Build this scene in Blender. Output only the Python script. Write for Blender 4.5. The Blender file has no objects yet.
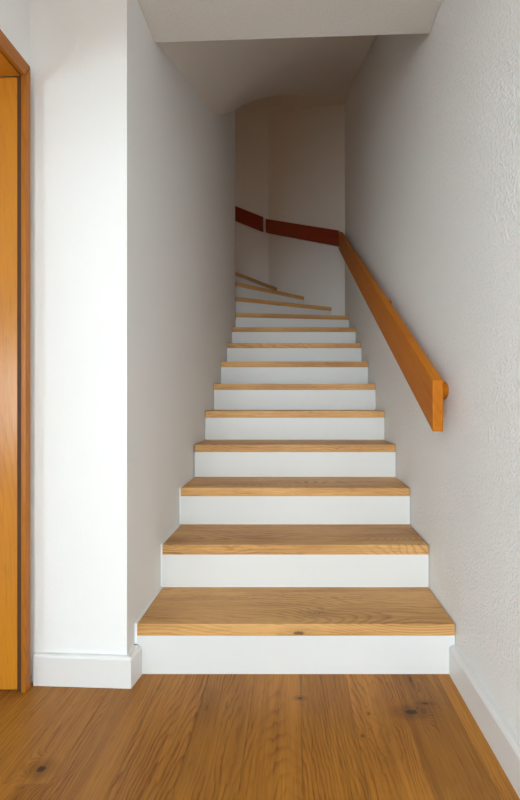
import bpy, bmesh, math, random
from mathutils import Vector, Matrix
random.seed(7)
S = bpy.context.scene
COL = S.collection

# ------------------------------------------------------------------ constants
H = 0.968                      # camera height
G, R, TT = 0.265, 0.18, 0.042  # going, rise, tread thickness
XL, XR = -0.555, 0.566         # stair walls
YE = 3.705                     # end of the left stair wall
CB = Vector((0.548, 4.135)); BB = Vector((-0.31, 4.85))   # right rear corner, bend of the rear wall
TOP = 5.2
XC = -0.564                     # outer corner of the left wall
def XLW(y):
    return -0.564 + 0.009*min(1, max(0, (y-1.317)/1.2))
def XRW(y):
    return 0.573 if y <= 3.0 else 0.573 + (0.548-0.573)*(y-3.0)/(4.135-3.0)

# ------------------------------------------------------------------ node helpers
def new_mat(name):
    m = bpy.data.materials.new(name); m.use_nodes = True
    nt = m.node_tree
    return m, nt, nt.nodes['Principled BSDF']

def N(nt, typ, **kw):
    n = nt.nodes.new(typ)
    for k, v in kw.items():
        setattr(n, k, v)
    return n

def M(nt, op, a, b=None, c=None, clamp=False):
    n = nt.nodes.new('ShaderNodeMath'); n.operation = op; n.use_clamp = clamp
    for i, x in enumerate((a, b, c)):
        if x is None: continue
        if isinstance(x, (int, float)): n.inputs[i].default_value = x
        else: nt.links.new(x, n.inputs[i])
    return n.outputs[0]

def VM(nt, op, a, b):
    n = nt.nodes.new('ShaderNodeVectorMath'); n.operation = op
    for i, x in enumerate((a, b)):
        if isinstance(x, (tuple, list)): n.inputs[i].default_value = x
        else: nt.links.new(x, n.inputs[i])
    return n.outputs[0]

def noise(nt, vec, scale=1.0, detail=2.0, rough=0.5):
    n = nt.nodes.new('ShaderNodeTexNoise')
    n.inputs['Scale'].default_value = scale; n.inputs['Detail'].default_value = detail
    n.inputs['Roughness'].default_value = rough
    nt.links.new(vec, n.inputs['Vector'])
    return n.outputs['Fac']

def smooth(nt, x, lo, hi):
    n = nt.nodes.new('ShaderNodeMapRange'); n.interpolation_type = 'SMOOTHSTEP'
    n.inputs['From Min'].default_value = lo; n.inputs['From Max'].default_value = hi
    nt.links.new(x, n.inputs['Value'])
    return n.outputs['Result']

def mixc(nt, f, a, b, blend='MIX'):
    n = nt.nodes.new('ShaderNodeMix'); n.data_type = 'RGBA'; n.blend_type = blend
    for s, x in ((n.inputs[0], f), (n.inputs[6], a), (n.inputs[7], b)):
        if isinstance(x, (int, float)): s.default_value = x
        elif isinstance(x, (tuple, list)): s.default_value = (*x, 1)
        else: nt.links.new(x, s)
    return n.outputs[2]

def srgb(r, g, b):
    f = lambda c: (c/255)/12.92 if c/255 <= 0.04045 else (((c/255)+0.055)/1.055)**2.4
    return (f(r), f(g), f(b))

def wood(name, light, mid, dark, rough=0.45, rings=75, contrast=1.0, knots=(), auto_knots=True, attr=False, coat=0.0, spec=0.4, kgate=0.6):
    """grain runs along the object's local X"""
    m, nt, bs = new_mat(name)
    tc = N(nt, 'ShaderNodeTexCoord')
    P0 = tc.outputs['Object']
    if attr:
        at = N(nt, 'ShaderNodeAttribute', attribute_name='seed'); seed = at.outputs['Fac']
        ta = N(nt, 'ShaderNodeAttribute', attribute_name='tint'); tint = ta.outputs['Fac']
    else:
        oi = N(nt, 'ShaderNodeObjectInfo'); seed = oi.outputs['Random']
        tint = M(nt, 'MULTIPLY_ADD', seed, 0.22, 0.89)
    cb = N(nt, 'ShaderNodeCombineXYZ')
    nt.links.new(M(nt, 'MULTIPLY', seed, 31.7), cb.inputs[0])
    nt.links.new(M(nt, 'MULTIPLY', seed, 17.3), cb.inputs[1])
    nt.links.new(M(nt, 'MULTIPLY', seed, 53.1), cb.inputs[2])
    P = VM(nt, 'ADD', P0, cb.outputs[0])
    sp = N(nt, 'ShaderNodeSeparateXYZ'); nt.links.new(P0, sp.inputs[0])
    u, v, w = sp.outputs
    low = noise(nt, VM(nt, 'MULTIPLY', P, (1.6, 7, 7)), 1, 2)
    low2 = noise(nt, VM(nt, 'MULTIPLY', VM(nt, 'ADD', P, (9.1, 4.2, 2.2)), (1.1, 3, 3)), 1, 1)
    sfrac = M(nt, 'FRACT', M(nt, 'MULTIPLY', seed, 91.7))
    fine = noise(nt, VM(nt, 'MULTIPLY', P, (7, 30, 30)), 1, 3, 0.55)
    v2 = M(nt, 'ADD', v, M(nt, 'MULTIPLY_ADD', fine, 0.044, -0.022))
    a = M(nt, 'ADD', M(nt, 'ADD', v2, M(nt, 'MULTIPLY_ADD', low, 0.09, -0.045)), M(nt, 'MULTIPLY_ADD', sfrac, 0.2, -0.1))
    b = M(nt, 'ADD', M(nt, 'ADD', M(nt, 'ADD', w, 0.03), M(nt, 'MULTIPLY_ADD', low2, 0.34, -0.17)), M(nt, 'MULTIPLY', u, 0.13))
    r = M(nt, 'SQRT', M(nt, 'ADD', M(nt, 'MULTIPLY', a, a), M(nt, 'MULTIPLY', b, b)))
    phase = M(nt, 'MULTIPLY', r, rings)
    kdark = None
    for (ku, kv, ru, rv) in knots:
        du = M(nt, 'DIVIDE', M(nt, 'SUBTRACT', u, ku), ru); dv = M(nt, 'DIVIDE', M(nt, 'SUBTRACT', v, kv), rv)
        wob = M(nt, 'MULTIPLY_ADD', noise(nt, P, 60, 2), 1.2, -0.6)
        d2 = M(nt, 'ADD', M(nt, 'ADD', M(nt, 'MULTIPLY', du, du), M(nt, 'MULTIPLY', dv, dv)), wob)
        wide = M(nt, 'POWER', 2.718, M(nt, 'MULTIPLY', d2, -0.09))
        phase = M(nt, 'ADD', phase, M(nt, 'MULTIPLY', wide, 7.0))
        core = M(nt, 'SUBTRACT', 1.0, smooth(nt, d2, 0.25, 1.4))
        halo = M(nt, 'MULTIPLY', M(nt, 'SUBTRACT', 1.0, smooth(nt, d2, 0.5, 14)), 0.35)
        k = M(nt, 'MAXIMUM', core, halo)
        kdark = k if kdark is None else M(nt, 'MAXIMUM', kdark, k)
    if auto_knots:
        vo = N(nt, 'ShaderNodeTexVoronoi'); vo.inputs['Scale'].default_value = 1
        nt.links.new(VM(nt, 'MULTIPLY', P, (3.0, 8.0, 8.0)), vo.inputs['Vector'])
        sc = N(nt, 'ShaderNodeSeparateColor'); nt.links.new(vo.outputs['Color'], sc.inputs[0])
        gate = M(nt, 'GREATER_THAN', sc.outputs[0], kgate)
        dd = M(nt, 'ADD', vo.outputs['Distance'], M(nt, 'MULTIPLY_ADD', noise(nt, P, 90, 2), 0.1, -0.05))
        phase = M(nt, 'ADD', phase, M(nt, 'MULTIPLY', gate, M(nt, 'MULTIPLY', M(nt, 'SUBTRACT', 1, smooth(nt, dd, 0.0, 0.5)), 1.6)))
        k = M(nt, 'MULTIPLY', gate, M(nt, 'MAXIMUM', M(nt, 'MULTIPLY', M(nt, 'SUBTRACT', 1, smooth(nt, dd, 0.03, 0.085)), 0.9),
                                      M(nt, 'MULTIPLY', M(nt, 'SUBTRACT', 1, smooth(nt, dd, 0.05, 0.35)), 0.22)))
        kdark = k if kdark is None else M(nt, 'MAXIMUM', kdark, k)
    saw = M(nt, 'FRACT', phase)
    ring = M(nt, 'MULTIPLY', smooth(nt, saw, 0.40, 0.85), M(nt, 'SUBTRACT', 1.0, smooth(nt, saw, 0.86, 1.0)))
    fib = noise(nt, VM(nt, 'MULTIPLY', P, (6, 200, 200)), 1, 3, 0.65)
    streak = noise(nt, VM(nt, 'MULTIPLY', P, (1.5, 45, 45)), 1, 2)
    pore = smooth(nt, noise(nt, VM(nt, 'MULTIPLY', P, (16, 420, 420)), 1, 1), 0.60, 0.75)
    patch = smooth(nt, noise(nt, VM(nt, 'MULTIPLY', VM(nt, 'ADD', P, (3.3, 8.1, 5.7)), (2.5, 9, 9)), 1, 2), 0.30, 0.70)
    f = M(nt, 'ADD', M(nt, 'MULTIPLY', M(nt, 'MULTIPLY', ring, patch), 0.48*contrast), M(nt, 'MULTIPLY_ADD', fib, 0.9*contrast, -0.25*contrast))
    f = M(nt, 'ADD', f, M(nt, 'MULTIPLY_ADD', low, 1.3*contrast, -0.65*contrast))
    f = M(nt, 'ADD', f, M(nt, 'MULTIPLY_ADD', streak, 0.7*contrast, -0.3*contrast), clamp=True)
    c = mixc(nt, f, light, mid)
    c = mixc(nt, M(nt, 'MULTIPLY', pore, 0.35*contrast), c, dark)
    if kdark is not None:
        c = mixc(nt, M(nt, 'MULTIPLY', kdark, 0.92), c, tuple(x*0.45 for x in dark))
    hs = N(nt, 'ShaderNodeHueSaturation'); nt.links.new(c, hs.inputs['Color']); nt.links.new(tint, hs.inputs['Value'])
    nt.links.new(hs.outputs[0], bs.inputs['Base Color'])
    nt.links.new(M(nt, 'MULTIPLY_ADD', fib, 0.25, rough-0.12), bs.inputs['Roughness'])
    bp = N(nt, 'ShaderNodeBump'); bp.inputs['Strength'].default_value = 0.12; bp.inputs['Distance'].default_value = 0.0008
    nt.links.new(fib, bp.inputs['Height']); nt.links.new(bp.outputs[0], bs.inputs['Normal'])
    bs.inputs['Coat Weight'].default_value = coat; bs.inputs['Coat Roughness'].default_value = 0.25
    bs.inputs['Specular IOR Level'].default_value = spec
    return m

def plaster(name, col, scale=95, strength=0.35, dist=0.004, rough=0.9):
    m, nt, bs = new_mat(name)
    tc = N(nt, 'ShaderNodeTexCoord'); P = tc.outputs['Object']
    n1 = noise(nt, P, scale, 3, 0.55); n2 = noise(nt, P, scale*0.35, 2)
    hgt = M(nt, 'ADD', smooth(nt, n1, 0.38, 0.72), M(nt, 'MULTIPLY', n2, 0.2))
    n3 = noise(nt, P, 1.3, 3)
    c = mixc(nt, M(nt, 'MULTIPLY_ADD', n3, 0.10, -0.02, clamp=True), col, tuple(x*0.75 for x in col))
    nt.links.new(c, bs.inputs['Base Color']); bs.inputs['Roughness'].default_value = rough
    bs.inputs['Specular IOR Level'].default_value = 0.2
    bp = N(nt, 'ShaderNodeBump'); bp.inputs['Strength'].default_value = strength; bp.inputs['Distance'].default_value = dist
    nt.links.new(hgt, bp.inputs['Height']); nt.links.new(bp.outputs[0], bs.inputs['Normal'])
    return m

def paint(name, col, rough=0.4):
    m, nt, bs = new_mat(name)
    tc = N(nt, 'ShaderNodeTexCoord')
    n1 = noise(nt, VM(nt, 'MULTIPLY', tc.outputs['Object'], (2, 30, 30)), 1, 2)
    c = mixc(nt, M(nt, 'MULTIPLY', n1, 0.06), col, tuple(x*0.7 for x in col))
    nt.links.new(c, bs.inputs['Base Color']); bs.inputs['Roughness'].default_value = rough
    return m

WALL = plaster('plaster_wall', (0.85, 0.855, 0.85), scale=105, strength=0.48, dist=0.005)
WALLS = plaster('smooth_plaster_wall', (0.855, 0.86, 0.855), scale=110, strength=0.12, dist=0.002)
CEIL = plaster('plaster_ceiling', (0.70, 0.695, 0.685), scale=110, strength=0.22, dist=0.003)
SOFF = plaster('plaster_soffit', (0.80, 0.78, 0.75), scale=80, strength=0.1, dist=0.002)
WHITE = paint('white_lacquer', (0.73, 0.735, 0.73), 0.42)
SKIRT = paint('white_skirting_paint', (0.76, 0.755, 0.745), 0.4)
DARKM = paint('dark_brown_rubber', (0.08, 0.03, 0.011), 0.7)
OAK = wood('oiled_oak', srgb(222, 172, 108), srgb(164, 110, 56), srgb(96, 56, 24), rough=0.5, rings=80, contrast=1.2, kgate=0.45)
FLOOR = wood('oak_floor', srgb(180, 120, 44), srgb(124, 73, 18), srgb(74, 38, 8), rough=0.42, rings=80, attr=True, contrast=1.15, kgate=0.75,
             knots=[(1.206, -0.366, 0.010, 0.024), (1.262, -0.022, 0.004, 0.009), (1.345, -0.405, 0.016, 0.003), (1.20, -0.232, 0.003, 0.003),
                    (1.12, -0.20, 0.003, 0.003), (1.02, 0.66, 0.010, 0.014), (1.24, -0.42, 0.004, 0.012)])
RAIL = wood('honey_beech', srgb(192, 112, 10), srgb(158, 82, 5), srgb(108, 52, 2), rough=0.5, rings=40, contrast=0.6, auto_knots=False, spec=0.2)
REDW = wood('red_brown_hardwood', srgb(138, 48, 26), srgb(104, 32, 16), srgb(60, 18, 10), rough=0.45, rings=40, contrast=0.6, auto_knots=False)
CASW = wood('shaded_larch', srgb(178, 108, 26), srgb(146, 82, 16), srgb(100, 52, 8), rough=0.4, rings=45, contrast=0.7, auto_knots=False)  # larch of the doorway, darkened: the casing's shade is put into its colour
DOORW = wood('varnished_larch', srgb(208, 136, 26), srgb(184, 108, 16), srgb(120, 60, 8), rough=0.32, rings=45, contrast=0.7, auto_knots=False, coat=0.6)

# ------------------------------------------------------------------ geometry helpers
def link(name, me, parent=None):
    o = bpy.data.objects.new(name, me); COL.objects.link(o)
    if parent: o.parent = parent
    return o

def mesh(name, verts, faces, mat, parent=None, frame=None, bevel=0.0, seg=2):
    """verts in world space; frame = 4x4 of the object in world space (parents have no rotation)"""
    W = frame if frame is not None else Matrix.Identity(4)
    inv = W.inverted()
    me = bpy.data.meshes.new(name)
    me.from_pydata([inv @ Vector(v) for v in verts], [], faces)
    bm = bmesh.new(); bm.from_mesh(me); bmesh.ops.recalc_face_normals(bm, faces=bm.faces[:]); bm.to_mesh(me); bm.free()
    me.materials.append(mat)
    o = link(name, me, parent)
    if parent:
        o.matrix_local = Matrix.Translation(-parent.location) @ W
    else:
        o.matrix_world = W
    if bevel:
        b = o.modifiers.new('bevel', 'BEVEL'); b.width = bevel; b.segments = seg; b.limit_method = 'ANGLE'
    return o

def boxv(x0, x1, y0, y1, z0, z1):
    return [(x0,y0,z0),(x1,y0,z0),(x1,y1,z0),(x0,y1,z0),(x0,y0,z1),(x1,y0,z1),(x1,y1,z1),(x0,y1,z1)]
BOXF = [(0,3,2,1),(4,5,6,7),(0,1,5,4),(1,2,6,5),(2,3,7,6),(3,0,4,7)]

def boxes(*bs):
    V, F = [], []
    for b in bs:
        n = len(V); V += boxv(*b); F += [tuple(i+n for i in f) for f in BOXF]
    return V, F

def prism(poly, z0, z1):
    """plan polygon extruded in z"""
    n = len(poly)
    V = [(p[0], p[1], z0) for p in poly] + [(p[0], p[1], z1) for p in poly]
    F = [tuple(range(n-1, -1, -1)), tuple(range(n, 2*n))] + [(i, (i+1) % n, n+(i+1) % n, n+i) for i in range(n)]
    return V, F

def frame_x(origin, xdir, up=(0,0,1)):
    x = Vector(xdir).normalized(); z = Vector(up); z = (z - x*z.dot(x)).normalized(); y = z.cross(x)
    m = Matrix((x, y, z)).transposed().to_4x4(); m.translation = Vector(origin)
    return m

def struct(o):
    o['kind'] = 'structure'; return o

def empty(name, loc, label, cat, kind=None, group=None):
    o = bpy.data.objects.new(name, None); COL.objects.link(o); o.location = loc
    o.empty_display_size = 0.1
    if label: o['label'] = label
    if cat: o['category'] = cat
    if kind: o['kind'] = kind
    if group: o['group'] = group
    return o

# ------------------------------------------------------------------ shell
def wall(name, poly, z0, z1, mat=WALL):
    V, F = prism(poly, z0, z1)
    return struct(mesh(name, V, F, mat))

FY = lambda x: 1.317 + (-0.562 - x)*0.044         # face of the short wall beside the door
YB = -5.0                                         # hall rear wall
RX = -3.4                                         # side room outer wall
YR = -2.0
LINT = 2.038
# stair left wall with its front face towards the hall (one block)
wall('wall_left', [(-1.105, FY(-1.105)), (-0.93, FY(-0.93)), (XC, FY(XC)), (XL, 2.517), (XL, YE), (-1.105, YE)], 0, TOP, WALLS)
wall('wall_right', [(0.573, YB), (0.70, YB), (0.70, 4.135), (0.548, 4.135), (0.573, 3.0)], -0.02, TOP)
e = Vector((0.640, 0.768))*0.12
wall('wall_back', [(CB.x, CB.y), (0.70, 4.136), (0.70, 4.24), (BB.x+0.1, 4.98), (-2.4, 4.98), (-2.4, 4.85), (BB.x, BB.y)], 0, TOP, WALLS)
# hall wall with the doorway (three pieces of one wall)
Y0D, Y1D = 0.40, 1.285
V, F = boxes((-1.105, -0.905, YB, -2.0, 0, 2.6), (-1.105, -0.905, -1.10, Y0D-0.02, 0, 2.6), (-1.105, -0.905, -2.0, -1.10, 2.1, 2.6), (-1.105, -0.905, -2.0, -1.10, 0, 0.3), (-1.105, -1.0, -2.0, -1.10, 0.3, 2.1), (-1.105, -0.905, Y1D+0.02, FY(-1.0)-0.001, 0, 2.6), (-1.105, -0.905, Y0D-0.02, Y1D+0.02, LINT+0.03, 2.6))
struct(mesh('wall_hall', V, F, WALLS))
V, F = boxes((-1.105, -0.80, YB-0.1, YB, 0, 2.44), (0.45, 0.70, YB-0.1, YB, 0, 2.44), (-0.80, 0.45, YB-0.1, YB, 2.10, 2.44), (-0.80, 0.45, YB-0.1, YB, 0, 0.9))
struct(mesh('wall_rear', V, F, WALLS))
V, F = boxes((RX-0.1, RX, YR-0.1, 2.4, 0, 2.438), (RX, -1.105, 2.4, 2.5, 0, 2.438),
             (RX, -3.35, YR-0.1, YR, 0, 2.438), (-2.45, -1.105, YR-0.1, YR, 0, 2.438), (-3.35, -2.45, YR-0.1, YR, 0, 0.5), (-3.35, -2.45, YR-0.1, YR, 1.5, 2.438))
struct(mesh('wall_room', V, F, WALLS))
V, F = boxes((-0.9045, 0.5725, -0.80, -0.65, 1.82, 2.50))
struct(mesh('shade_header', V, F, WALLS))  # unseen header beam, added to shade the upper walls and stair top
# hall ceiling: a slab whose front edge spans the stair at a slight skew
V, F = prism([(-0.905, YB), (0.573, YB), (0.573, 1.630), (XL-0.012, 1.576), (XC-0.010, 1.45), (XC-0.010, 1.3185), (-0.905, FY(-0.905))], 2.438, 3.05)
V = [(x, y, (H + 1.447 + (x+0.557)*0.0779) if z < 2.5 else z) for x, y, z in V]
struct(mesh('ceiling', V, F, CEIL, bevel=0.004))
V, F = boxes((RX, -1.105, YR, 2.4, 2.438, 2.6))
struct(mesh('ceiling_room', V, F, CEIL))

# winding soffit over the stair
rul = [((XL-0.01, 1.580, 1.458), (XR+0.007, 1.634, 1.95)), ((XL-0.01, 2.20, 1.745), (XR, 2.15, 2.24)), ((XL-0.01, 2.767, 2.007), (XR, 2.70, 2.50)),
       ((XL-0.01, 3.17, 2.33), (XR, 3.20, 2.76)), ((XL-0.01, 3.50, 2.60), (XR, 3.65, 2.98)), ((XL, YE, 2.78), (XR, 4.12, 3.13)),
       ((-0.62, YE, 3.35), (0.13, 4.483, 3.38)), ((-0.76, YE, 3.68), (-0.31, 4.85, 3.58)), ((-0.95, YE, 3.75), (-0.65, 4.85, 3.68)), ((-1.105, YE, 3.78), (-1.105, 4.85, 3.80)),
       ((-2.4, YE, 3.80), (-2.4, 4.85, 3.80))]
def crom(p0, p1, p2, p3, t):
    return tuple(0.5*(2*b + (c-a)*t + (2*a-5*b+4*c-d)*t*t + (3*b-a-3*c+d)*t**3) for a, b, c, d in zip(p0, p1, p2, p3))
def lin(a, b, t): return tuple(x+(y-x)*t for x, y in zip(a, b))
rows = []
for i in range(len(rul)-1):
    for k in range(6):
        t = k/6
        rows.append((lin(rul[i][0], rul[i+1][0], t), lin(rul[i][1], rul[i+1][1], t)))
rows.append(rul[-1])
# smooth heights only
zs = [[r[j][2] for r in rows] for j in (0, 1)]
for _ in range(4):
    for j in (0, 1):
        z = zs[j]; zs[j] = [z[0]] + [(z[i-1]+2*z[i]+z[i+1])/4 for i in range(1, len(z)-1)] + [z[-1]]
NV = 17
V = []
for up in (0.0, 0.14):
    for i, (a, b) in enumerate(rows):
        for j in range(NV):
            t = j/(NV-1)
            te = 1-(1-t)**2.3
            V.append((a[0]+(b[0]-a[0])*t, a[1]+(b[1]-a[1])*t, H + zs[0][i]+(zs[1][i]-zs[0][i])*te + up))
nr = len(rows); F = []
for s in range(2):
    o_ = s*nr*NV
    for i in range(nr-1):
        for j in range(NV-1):
            a = o_+i*NV+j
            F.append((a, a+1, a+NV+1, a+NV))
o_ = nr*NV
for i in range(nr-1):
    for j in (0, NV-1):
        a = i*NV+j; F.append((a, a+NV, a+NV+o_, a+o_))
for j in range(NV-1):
    for i in (0, nr-1):
        a = i*NV+j; F.append((a, a+1, a+1+o_, a+o_))
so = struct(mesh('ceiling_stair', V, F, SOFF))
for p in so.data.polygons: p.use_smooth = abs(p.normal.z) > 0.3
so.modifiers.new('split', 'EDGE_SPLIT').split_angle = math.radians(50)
# upper landing reached behind the left wall, with its far wall
V, F = boxes((-2.4, -1.006, YE+0.001, 4.849, 14*R-0.2, 14*R))
struct(mesh('floor_landing', V, F, OAK))
V, F = boxes((-2.5, -2.4, YE-0.1, 4.98, 0, TOP), (-2.4, -1.106, YE-0.1, YE, 0, TOP))
struct(mesh('wall_landing', V, F, WALLS))

# floor planks (one floor surface, grain along world Y)
FR = frame_x((0, 0, 0), (0, 1, 0))               # local x = world y, local y = -world x
inv = FR.inverted()
V, F, seeds, tints = [], [], [], []
PW = 0.16; gap = 0.0004
tintmap = {0: 0.98, 1: 1.07, 2: 0.72, 3: 0.98, -1: 0.97, -2: 0.90, -3: 0.98, -4: 0.90, -5: 1.0}
for k in range(-22, 4):
    x0 = 0.024 + k*PW; x1 = x0+PW
    if x0 < RX: continue
    if x0 > XR: continue
    x1 = min(x1, 0.573)
    cuts = [YB, YB+0.9+random.random(), 0.2+random.random()*0.3-(1.5 if k in (0, 1, 2) else 0), 2.4] if x0 > -0.93 else [YB, -1.2+random.random(), 0.5+random.random(), 2.4]
    if k == -5: cuts = [YB, -1.0, 0.98, 2.4]
    if k == -4: cuts = [YB, -0.6, 0.30, 2.4]
    cuts = sorted(cuts)
    for a, b in zip(cuts[:-1], cuts[1:]):
        n = len(V); V += boxv(x0+gap, x1-gap, a+gap, b-gap, -0.014, 0.0); F += [tuple(i+n for i in f) for f in BOXF]
        sd = random.random()
        tn = {2: 0.80, 3: 1.06, 1: 1.04, 0: 0.96, -1: 1.0, -2: 0.90, -3: 0.99, -4: 0.93, -5: 0.97}.get(k, 0.93+random.random()*0.1)
        seeds += [sd]*6; tints += [tn]*6
n = len(V); V += boxv(RX, XR, YB, 4.85, -0.06, -0.015); F += [tuple(i+n for i in f) for f in BOXF]; seeds += [0.5]*6; tints += [0.25]*6
me = bpy.data.meshes.new('floor'); me.from_pydata([inv @ Vector(v) for v in V], [], F); me.materials.append(FLOOR)
for nm, dat in (('seed', seeds), ('tint', tints)):
    at = me.attributes.new(nm, 'FLOAT', 'FACE'); at.data.foreach_set('value', dat)
fl = struct(link('floor', me)); fl.matrix_world = FR



# ------------------------------------------------------------------ staircase
def line_at(n):
    """front line of tread n in plan: left and right end"""
    if n <= 9:
        y = G*(4.16+n); return (XL, y), (XRW(y), y)
    return {10: ((XL, 3.702), (XRW(3.838), 3.838)), 11: ((-0.78, YE+.012), (0.4207, 4.2406)), 12: ((-0.843, YE+.012), (0.128, 4.484)),
            13: ((-0.926, YE+.012), (-0.197, 4.755)), 14: ((-1.0, YE+.012), (-1.0, 4.85))}[n]
st = empty('staircase', (0, G*5.16, 0), 'winding staircase with oak treads and white risers rising between plaster walls', 'stairs')
INS = 0.0045
def inset(a, b, d=INS):
    a, b = Vector(a), Vector(b); u = (b-a).normalized()
    return a + u*d, b - u*d
for n in range(1, 14):
    A, B = line_at(n); A2, B2 = line_at(n+1)
    a, b = inset(A, B); u = (b-a).normalized(); nn = Vector((-u.y, u.x))
    a2, b2 = inset(A2, B2); u2 = (b2-a2).normalized(); n2 = Vector((-u2.y, u2.x))
    off = 0.015
    if n <= 8:
        poly = [a, b, b2+n2*off, a2+n2*off]
    elif n == 9:
        poly = [a, b, b2+n2*off, a2 + Vector((0, -0.002))]
    elif n == 10:
        poly = [a, b, Vector((0.548-INS, 4.130)), b2+n2*off+Vector((0.0, -0.004)), a2+n2*0.004, Vector((XL-0.02, YE+0.008)), Vector((XL+INS, YE+0.002))]
    elif n in (11, 12):
        poly = [a, b, b2+n2*0.004, a2+n2*0.004]
    else:
        poly = [a, b, Vector((BB.x-0.002, 4.844)), Vector((-1.004, 4.844)), Vector((-1.004, YE+0.006))]
    V, F = prism(poly, n*R-TT, n*R)
    V = [Vector(v) for v in V]
    mesh('tread', V, F, OAK, st, frame_x((a.x, a.y, n*R-TT), (u.x, u.y, 0)), bevel=0.0022)
    if n <= 3:      # white filler where the plaster leaves a gap beside the tread
        y0, y1 = a.y+0.001, a2.y+0.003
        V, F = prism([(XLW(y0)+0.0012, y0+0.006), (XL+INS-0.0006, y0+0.006), (XL+INS-0.0006, y1), (XLW(y1)+0.0012, y1)], (n-1)*R + (0.1056 if n == 1 else 0.001), n*R-0.001)
        mesh('sealant', V, F, WALLS, st)
    # riser below this tread
    ra, rb = inset(A, B, 0.003)
    f0 = 0.004
    q = [ra+nn*f0, rb+nn*f0, rb+nn*(f0+0.014), ra+nn*(f0+0.014)]
    if n == 10: q[3] = q[0] + Vector((0.004, 0.002)); q[0] += Vector((0.001, 0)); 
    if n >= 11:
        q[1] -= u*0.004; q[2] -= u*0.03; q[0] += u*0.004; q[3] += u*0.004
    z0 = (n-1)*R if n > 1 else 0.001
    V, F = prism(q, z0, n*R-TT)
    mesh('riser', V, F, WHITE, st, frame_x((ra.x, ra.y, z0), (u.x, u.y, 0)))
A, B = line_at(14)
V, F = boxes((-1.003, -0.99, YE+0.012, 4.845, 13*R+0.0005, 14*R-0.04)); 
mesh('riser', V, F, WHITE, st)

# ------------------------------------------------------------------ skirting boards
def skirt(name, path, h, mat=SKIRT, t=0.015):
    """path of (wall point, face point) pairs; moulded board with an eased upper edge"""
    prof = [(0, 0.0), (1, 0.0), (1, h-0.010), (0.82, h-0.003), (0.55, h), (0, h)]
    V, F = [], []
    for wp, fp in path:
        for k, z in prof:
            V.append((wp[0]+(fp[0]-wp[0])*k, wp[1]+(fp[1]-wp[1])*k, z+0.0005))
    m = len(prof)
    for i in range(len(path)-1):
        for j in range(m):
            F.append((i*m+j, i*m+(j+1) % m, (i+1)*m+(j+1) % m, (i+1)*m+j))
    F.append(tuple(range(m))); F.append(tuple((len(path)-1)*m+j for j in range(m-1, -1, -1)))
    return struct(mesh(name, V, F, mat))
sk = 0.015
skirt('baseboard_left', [((-0.880, FY(-0.88)-0.0005), (-0.880, FY(-0.88)-sk)), ((XC+0.0005, FY(XC)-0.0005), (XC+0.020, FY(XC)-sk)), ((XC+0.0009, 1.3685), (XC+0.0305, 1.3685))], 0.105)
skirt('baseboard_right', [((0.5725, 1.3685), (0.549, 1.3685)), ((0.5725, YB+0.01), (0.549, YB+0.01))], 0.105)
skirt('baseboard_hall', [((-0.9045, YB+0.01), (-0.889, YB+0.01)), ((-0.9045, Y0D-0.075), (-0.889, Y0D-0.075))], 0.105)

# ------------------------------------------------------------------ doorway frame
dr = empty('door_1', (-0.905, (Y0D+Y1D)/2, 0), 'open doorway with a varnished orange-brown wooden frame in the left wall', None, 'structure')
up = (0, 0, 1)
def dpart(name, bx, mat=DOORW, grain='z', bevel=0.003, poly=None):
    V, F = boxes(bx)
    fr = frame_x((bx[0], bx[2], bx[4]), (0, 0, 1), (1, 0, 0)) if grain == 'z' else frame_x((bx[0], bx[2], bx[4]), (0, 1, 0))
    return mesh(name, V, F, mat, dr, fr, bevel)
def cprism(name, yz, x0, x1, grain):
    n = len(yz)
    V = [(x0, y, z) for y, z in yz] + [(x1, y, z) for y, z in yz]
    F = [tuple(range(n-1, -1, -1)), tuple(range(n, 2*n))] + [(i, (i+1) % n, n+(i+1) % n, n+i) for i in range(n)]
    fr = frame_x((x0, yz[0][0], yz[0][1]), (0, 0, 1), (1, 0, 0)) if grain == 'z' else frame_x((x0, yz[0][0], yz[0][1]), (0, 1, 0))
    return mesh(name, V, F, CASW, dr, fr, 0.004)
CX0, CX1 = -0.8985, -0.882
OY, OZ = 1.307, 2.087
cprism('casing', [(1.280, 0.001), (OY, 0.001), (OY, OZ), (1.280, LINT)], CX0, CX1, 'z')
cprism('casing', [(1.280, LINT), (OY, OZ), (Y0D-0.075, OZ), (Y0D-0.01, LINT)], CX0, CX1, 'y')
cprism('casing', [(Y0D-0.01, LINT), (Y0D-0.075, OZ), (Y0D-0.075, 0.001), (Y0D-0.01, 0.001)], CX0, CX1, 'z')
dpart('jamb_lining', (-1.104, -0.915, 1.292, 1.304, 0.004, LINT+0.004))
dpart('jamb_lining', (-1.104, -0.915, Y0D-0.019, Y0D-0.002, 0.004, LINT+0.004))
dpart('head_lining', (-1.104, -0.906, Y0D-0.002, 1.2915, LINT+0.004, LINT+0.028), grain='y')
dpart('seal', (-0.9148, -0.8987, 1.2875, 1.3045, 0.002, LINT+0.003), DARKM, bevel=0)

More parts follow.
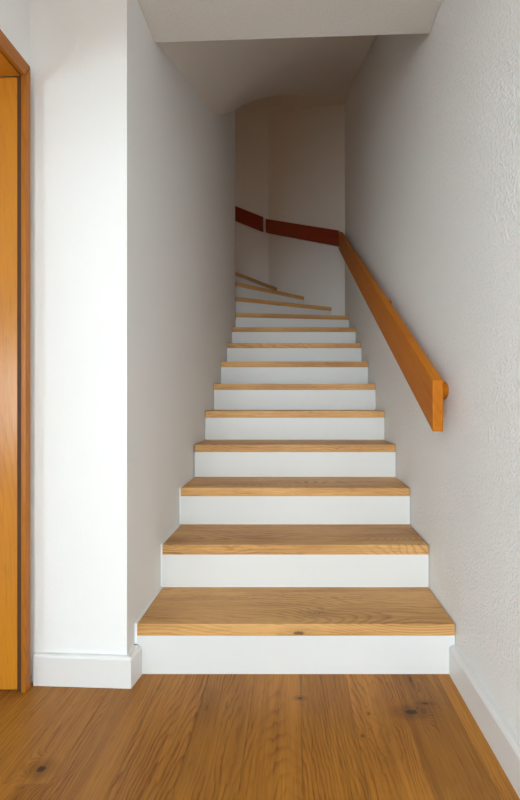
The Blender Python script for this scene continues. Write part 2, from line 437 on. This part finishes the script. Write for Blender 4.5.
# ------------------------------------------------------------------ windows out of view for the daylight; the side one is added
def window(name, x0, x1, y, z0, z1):
    w = empty(name, ((x0+x1)/2, y, z0), None, None, 'structure')
    t = 0.05
    V, F = boxes((x0, x0+t, y-0.06, y-0.01, z0, z1), (x1-t, x1, y-0.06, y-0.01, z0, z1), (x0+t, x1-t, y-0.06, y-0.01, z0, z0+t), (x0+t, x1-t, y-0.06, y-0.01, z1-t, z1))
    mesh('window_frame', V, F, WHITE, w)
window('window_1', -0.80, 0.45, YB, 0.9, 2.10)
window('window_2', -3.35, -2.45, YR, 0.5, 1.5)
V, F = boxes((-0.96, -0.91, -2.0, -1.95, 0.3, 2.1), (-0.96, -0.91, -1.15, -1.10, 0.3, 2.1), (-0.96, -0.91, -1.95, -1.15, 0.3, 0.35), (-0.96, -0.91, -1.95, -1.15, 2.05, 2.1))
w_added = empty('window_added_side', (-0.93, -1.55, 0.3), None, None, 'structure'); mesh('window_frame', V, F, WHITE, w_added)  # invented side opening, added to brighten the right wall

# ------------------------------------------------------------------ handrails
def dowel(name, c, axis, length, r, mat, parent):
    ax = Vector(axis).normalized(); fr = frame_x(c, ax)
    V, F = [], []; seg = 28
    prof = [(0, r*0.9), (0.003, r), (length-0.003, r), (length, r*0.9)]
    for (l, rr) in prof:
        for k in range(seg):
            a = 2*math.pi*k/seg
            V.append(fr @ Vector((l, rr*math.cos(a), rr*math.sin(a))))
    for i in range(len(prof)-1):
        for k in range(seg):
            F.append((i*seg+k, i*seg+(k+1) % seg, (i+1)*seg+(k+1) % seg, (i+1)*seg+k))
    F.append(tuple(range(seg))); F.append(tuple(range((len(prof)-1)*seg, len(prof)*seg)))
    o = mesh(name, V, F, mat, parent, fr)
    for p in o.data.polygons: p.use_smooth = len(p.vertices) == 4
    return o

def rail(label, P0, P1, face_off, thick, zt0, zt1, vh, mat, spots, wn, gapw, group, coff=0.0):
    """P0->P1: plan points on the face towards the room; wn: plan direction from face to wall"""
    P0, P1, wn = Vector(P0), Vector(P1), Vector(wn)
    t = empty('handrail', (P0.x, P0.y, zt0-vh), label, 'handrail', group=group)
    q0, q1 = P0+wn*thick, P1+wn*thick
    V = [(P0.x, P0.y, zt0-vh), (P1.x, P1.y, zt1-vh), (q1.x, q1.y, zt1-vh), (q0.x, q0.y, zt0-vh),
         (P0.x, P0.y, zt0), (P1.x, P1.y, zt1), (q1.x, q1.y, zt1), (q0.x, q0.y, zt0)]
    d = Vector((P1.x-P0.x, P1.y-P0.y, zt1-zt0))
    mesh('rail_board', V, BOXF, mat, t, frame_x(V[0], d), bevel=0.003)
    L = (P1-P0).length
    for s in spots:
        f = s/L; p = P0+(P1-P0)*f + wn*(thick-0.001); z = zt0+(zt1-zt0)*f - vh/2 + coff
        dowel('wall_bracket', (p.x, p.y, z), (wn.x, wn.y, 0), gapw(p) if callable(gapw) else gapw, 0.033, mat, t)
    return t
GRP = 'handrails along the stair walls'
SL = 0.624
rail('honey-brown straight wooden handrail sloping up the right wall', (0.4885, 1.364), (0.4745, 4.078), 0, 0.038, H+0.070, H+0.070+SL*(4.078-1.364), 0.182, RAIL,
     [0.098, 0.93, 2.45], (1, 0), lambda p: XRW(p.y)-p.x-0.0005, GRP, -0.004)
wd = Vector((-0.768, 0.640)); wn = Vector((0.640, 0.768)).normalized()
f0 = Vector((0.516, 4.06))
p0 = f0 + wd*0.060; p1 = f0 + wd*1.116
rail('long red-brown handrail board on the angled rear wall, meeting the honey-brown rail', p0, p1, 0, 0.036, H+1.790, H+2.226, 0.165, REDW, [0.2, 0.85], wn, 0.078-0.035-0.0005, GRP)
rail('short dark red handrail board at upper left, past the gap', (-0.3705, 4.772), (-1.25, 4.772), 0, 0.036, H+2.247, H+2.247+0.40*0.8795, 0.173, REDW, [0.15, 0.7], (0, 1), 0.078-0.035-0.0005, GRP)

# ------------------------------------------------------------------ light
def area(name, loc, target, sx, sy, power, col):
    l = bpy.data.lights.new(name, 'AREA'); l.shape = 'RECTANGLE'; l.size = sx; l.size_y = sy; l.energy = power; l.color = col
    o = bpy.data.objects.new(name, l); COL.objects.link(o); o.location = loc
    o.rotation_euler = (Vector(target)-Vector(loc)).to_track_quat('-Z', 'Y').to_euler()
    return o
DAY = (0.79, 0.93, 1.0)
area('window_light_hall', (-0.175, YB-0.005, 1.5), (-0.175, 0, 1.5), 1.15, 1.10, 122, DAY)
area('side_fill_light', (-0.93, -1.55, 1.2), (0, -1.55, 1.2), 0.80, 1.70, 104, DAY)  # fill lamp added to lift the side walls, set in the invented opening
area('window_light_room', (-2.9, YR-0.005, 1.0), (-2.9, 0, 1.0), 0.80, 0.90, 36, DAY)
area('landing_warm_fill', (-1.9, 4.15, 3.6), (-0.6, 4.7, 3.1), 0.4, 0.4, 0.85, (1.0, 0.48, 0.16))  # hidden warm fill, added to tint the dark upper walls
w = bpy.data.worlds.new('world'); S.world = w; w.use_nodes = True
w.node_tree.nodes['Background'].inputs[0].default_value = (0.9, 0.95, 1, 1); w.node_tree.nodes['Background'].inputs[1].default_value = 0.02

# ------------------------------------------------------------------ camera
cam = bpy.data.cameras.new('camera'); co = bpy.data.objects.new('camera', cam); COL.objects.link(co)
co.location = (0, 0, H); co.rotation_euler = (math.radians(90), 0, 0)
cam.sensor_fit = 'VERTICAL'; cam.sensor_height = 36; cam.sensor_width = 36*520/800
cam.lens = 36*388.7/800; cam.shift_x = -33.4/800; cam.shift_y = 0.0; cam.clip_start = 0.02
S.camera = co
vs = S.view_settings
S.display_settings.display_device = 'sRGB'
vs.view_transform = 'Standard'; vs.look = 'None'; vs.exposure = -0.16; vs.gamma = 1.0; vs.use_curve_mapping = False
S.cycles.max_bounces = 12; S.cycles.diffuse_bounces = 8
S.cycles.sample_clamp_indirect = 6
S.cycles.use_denoising = True
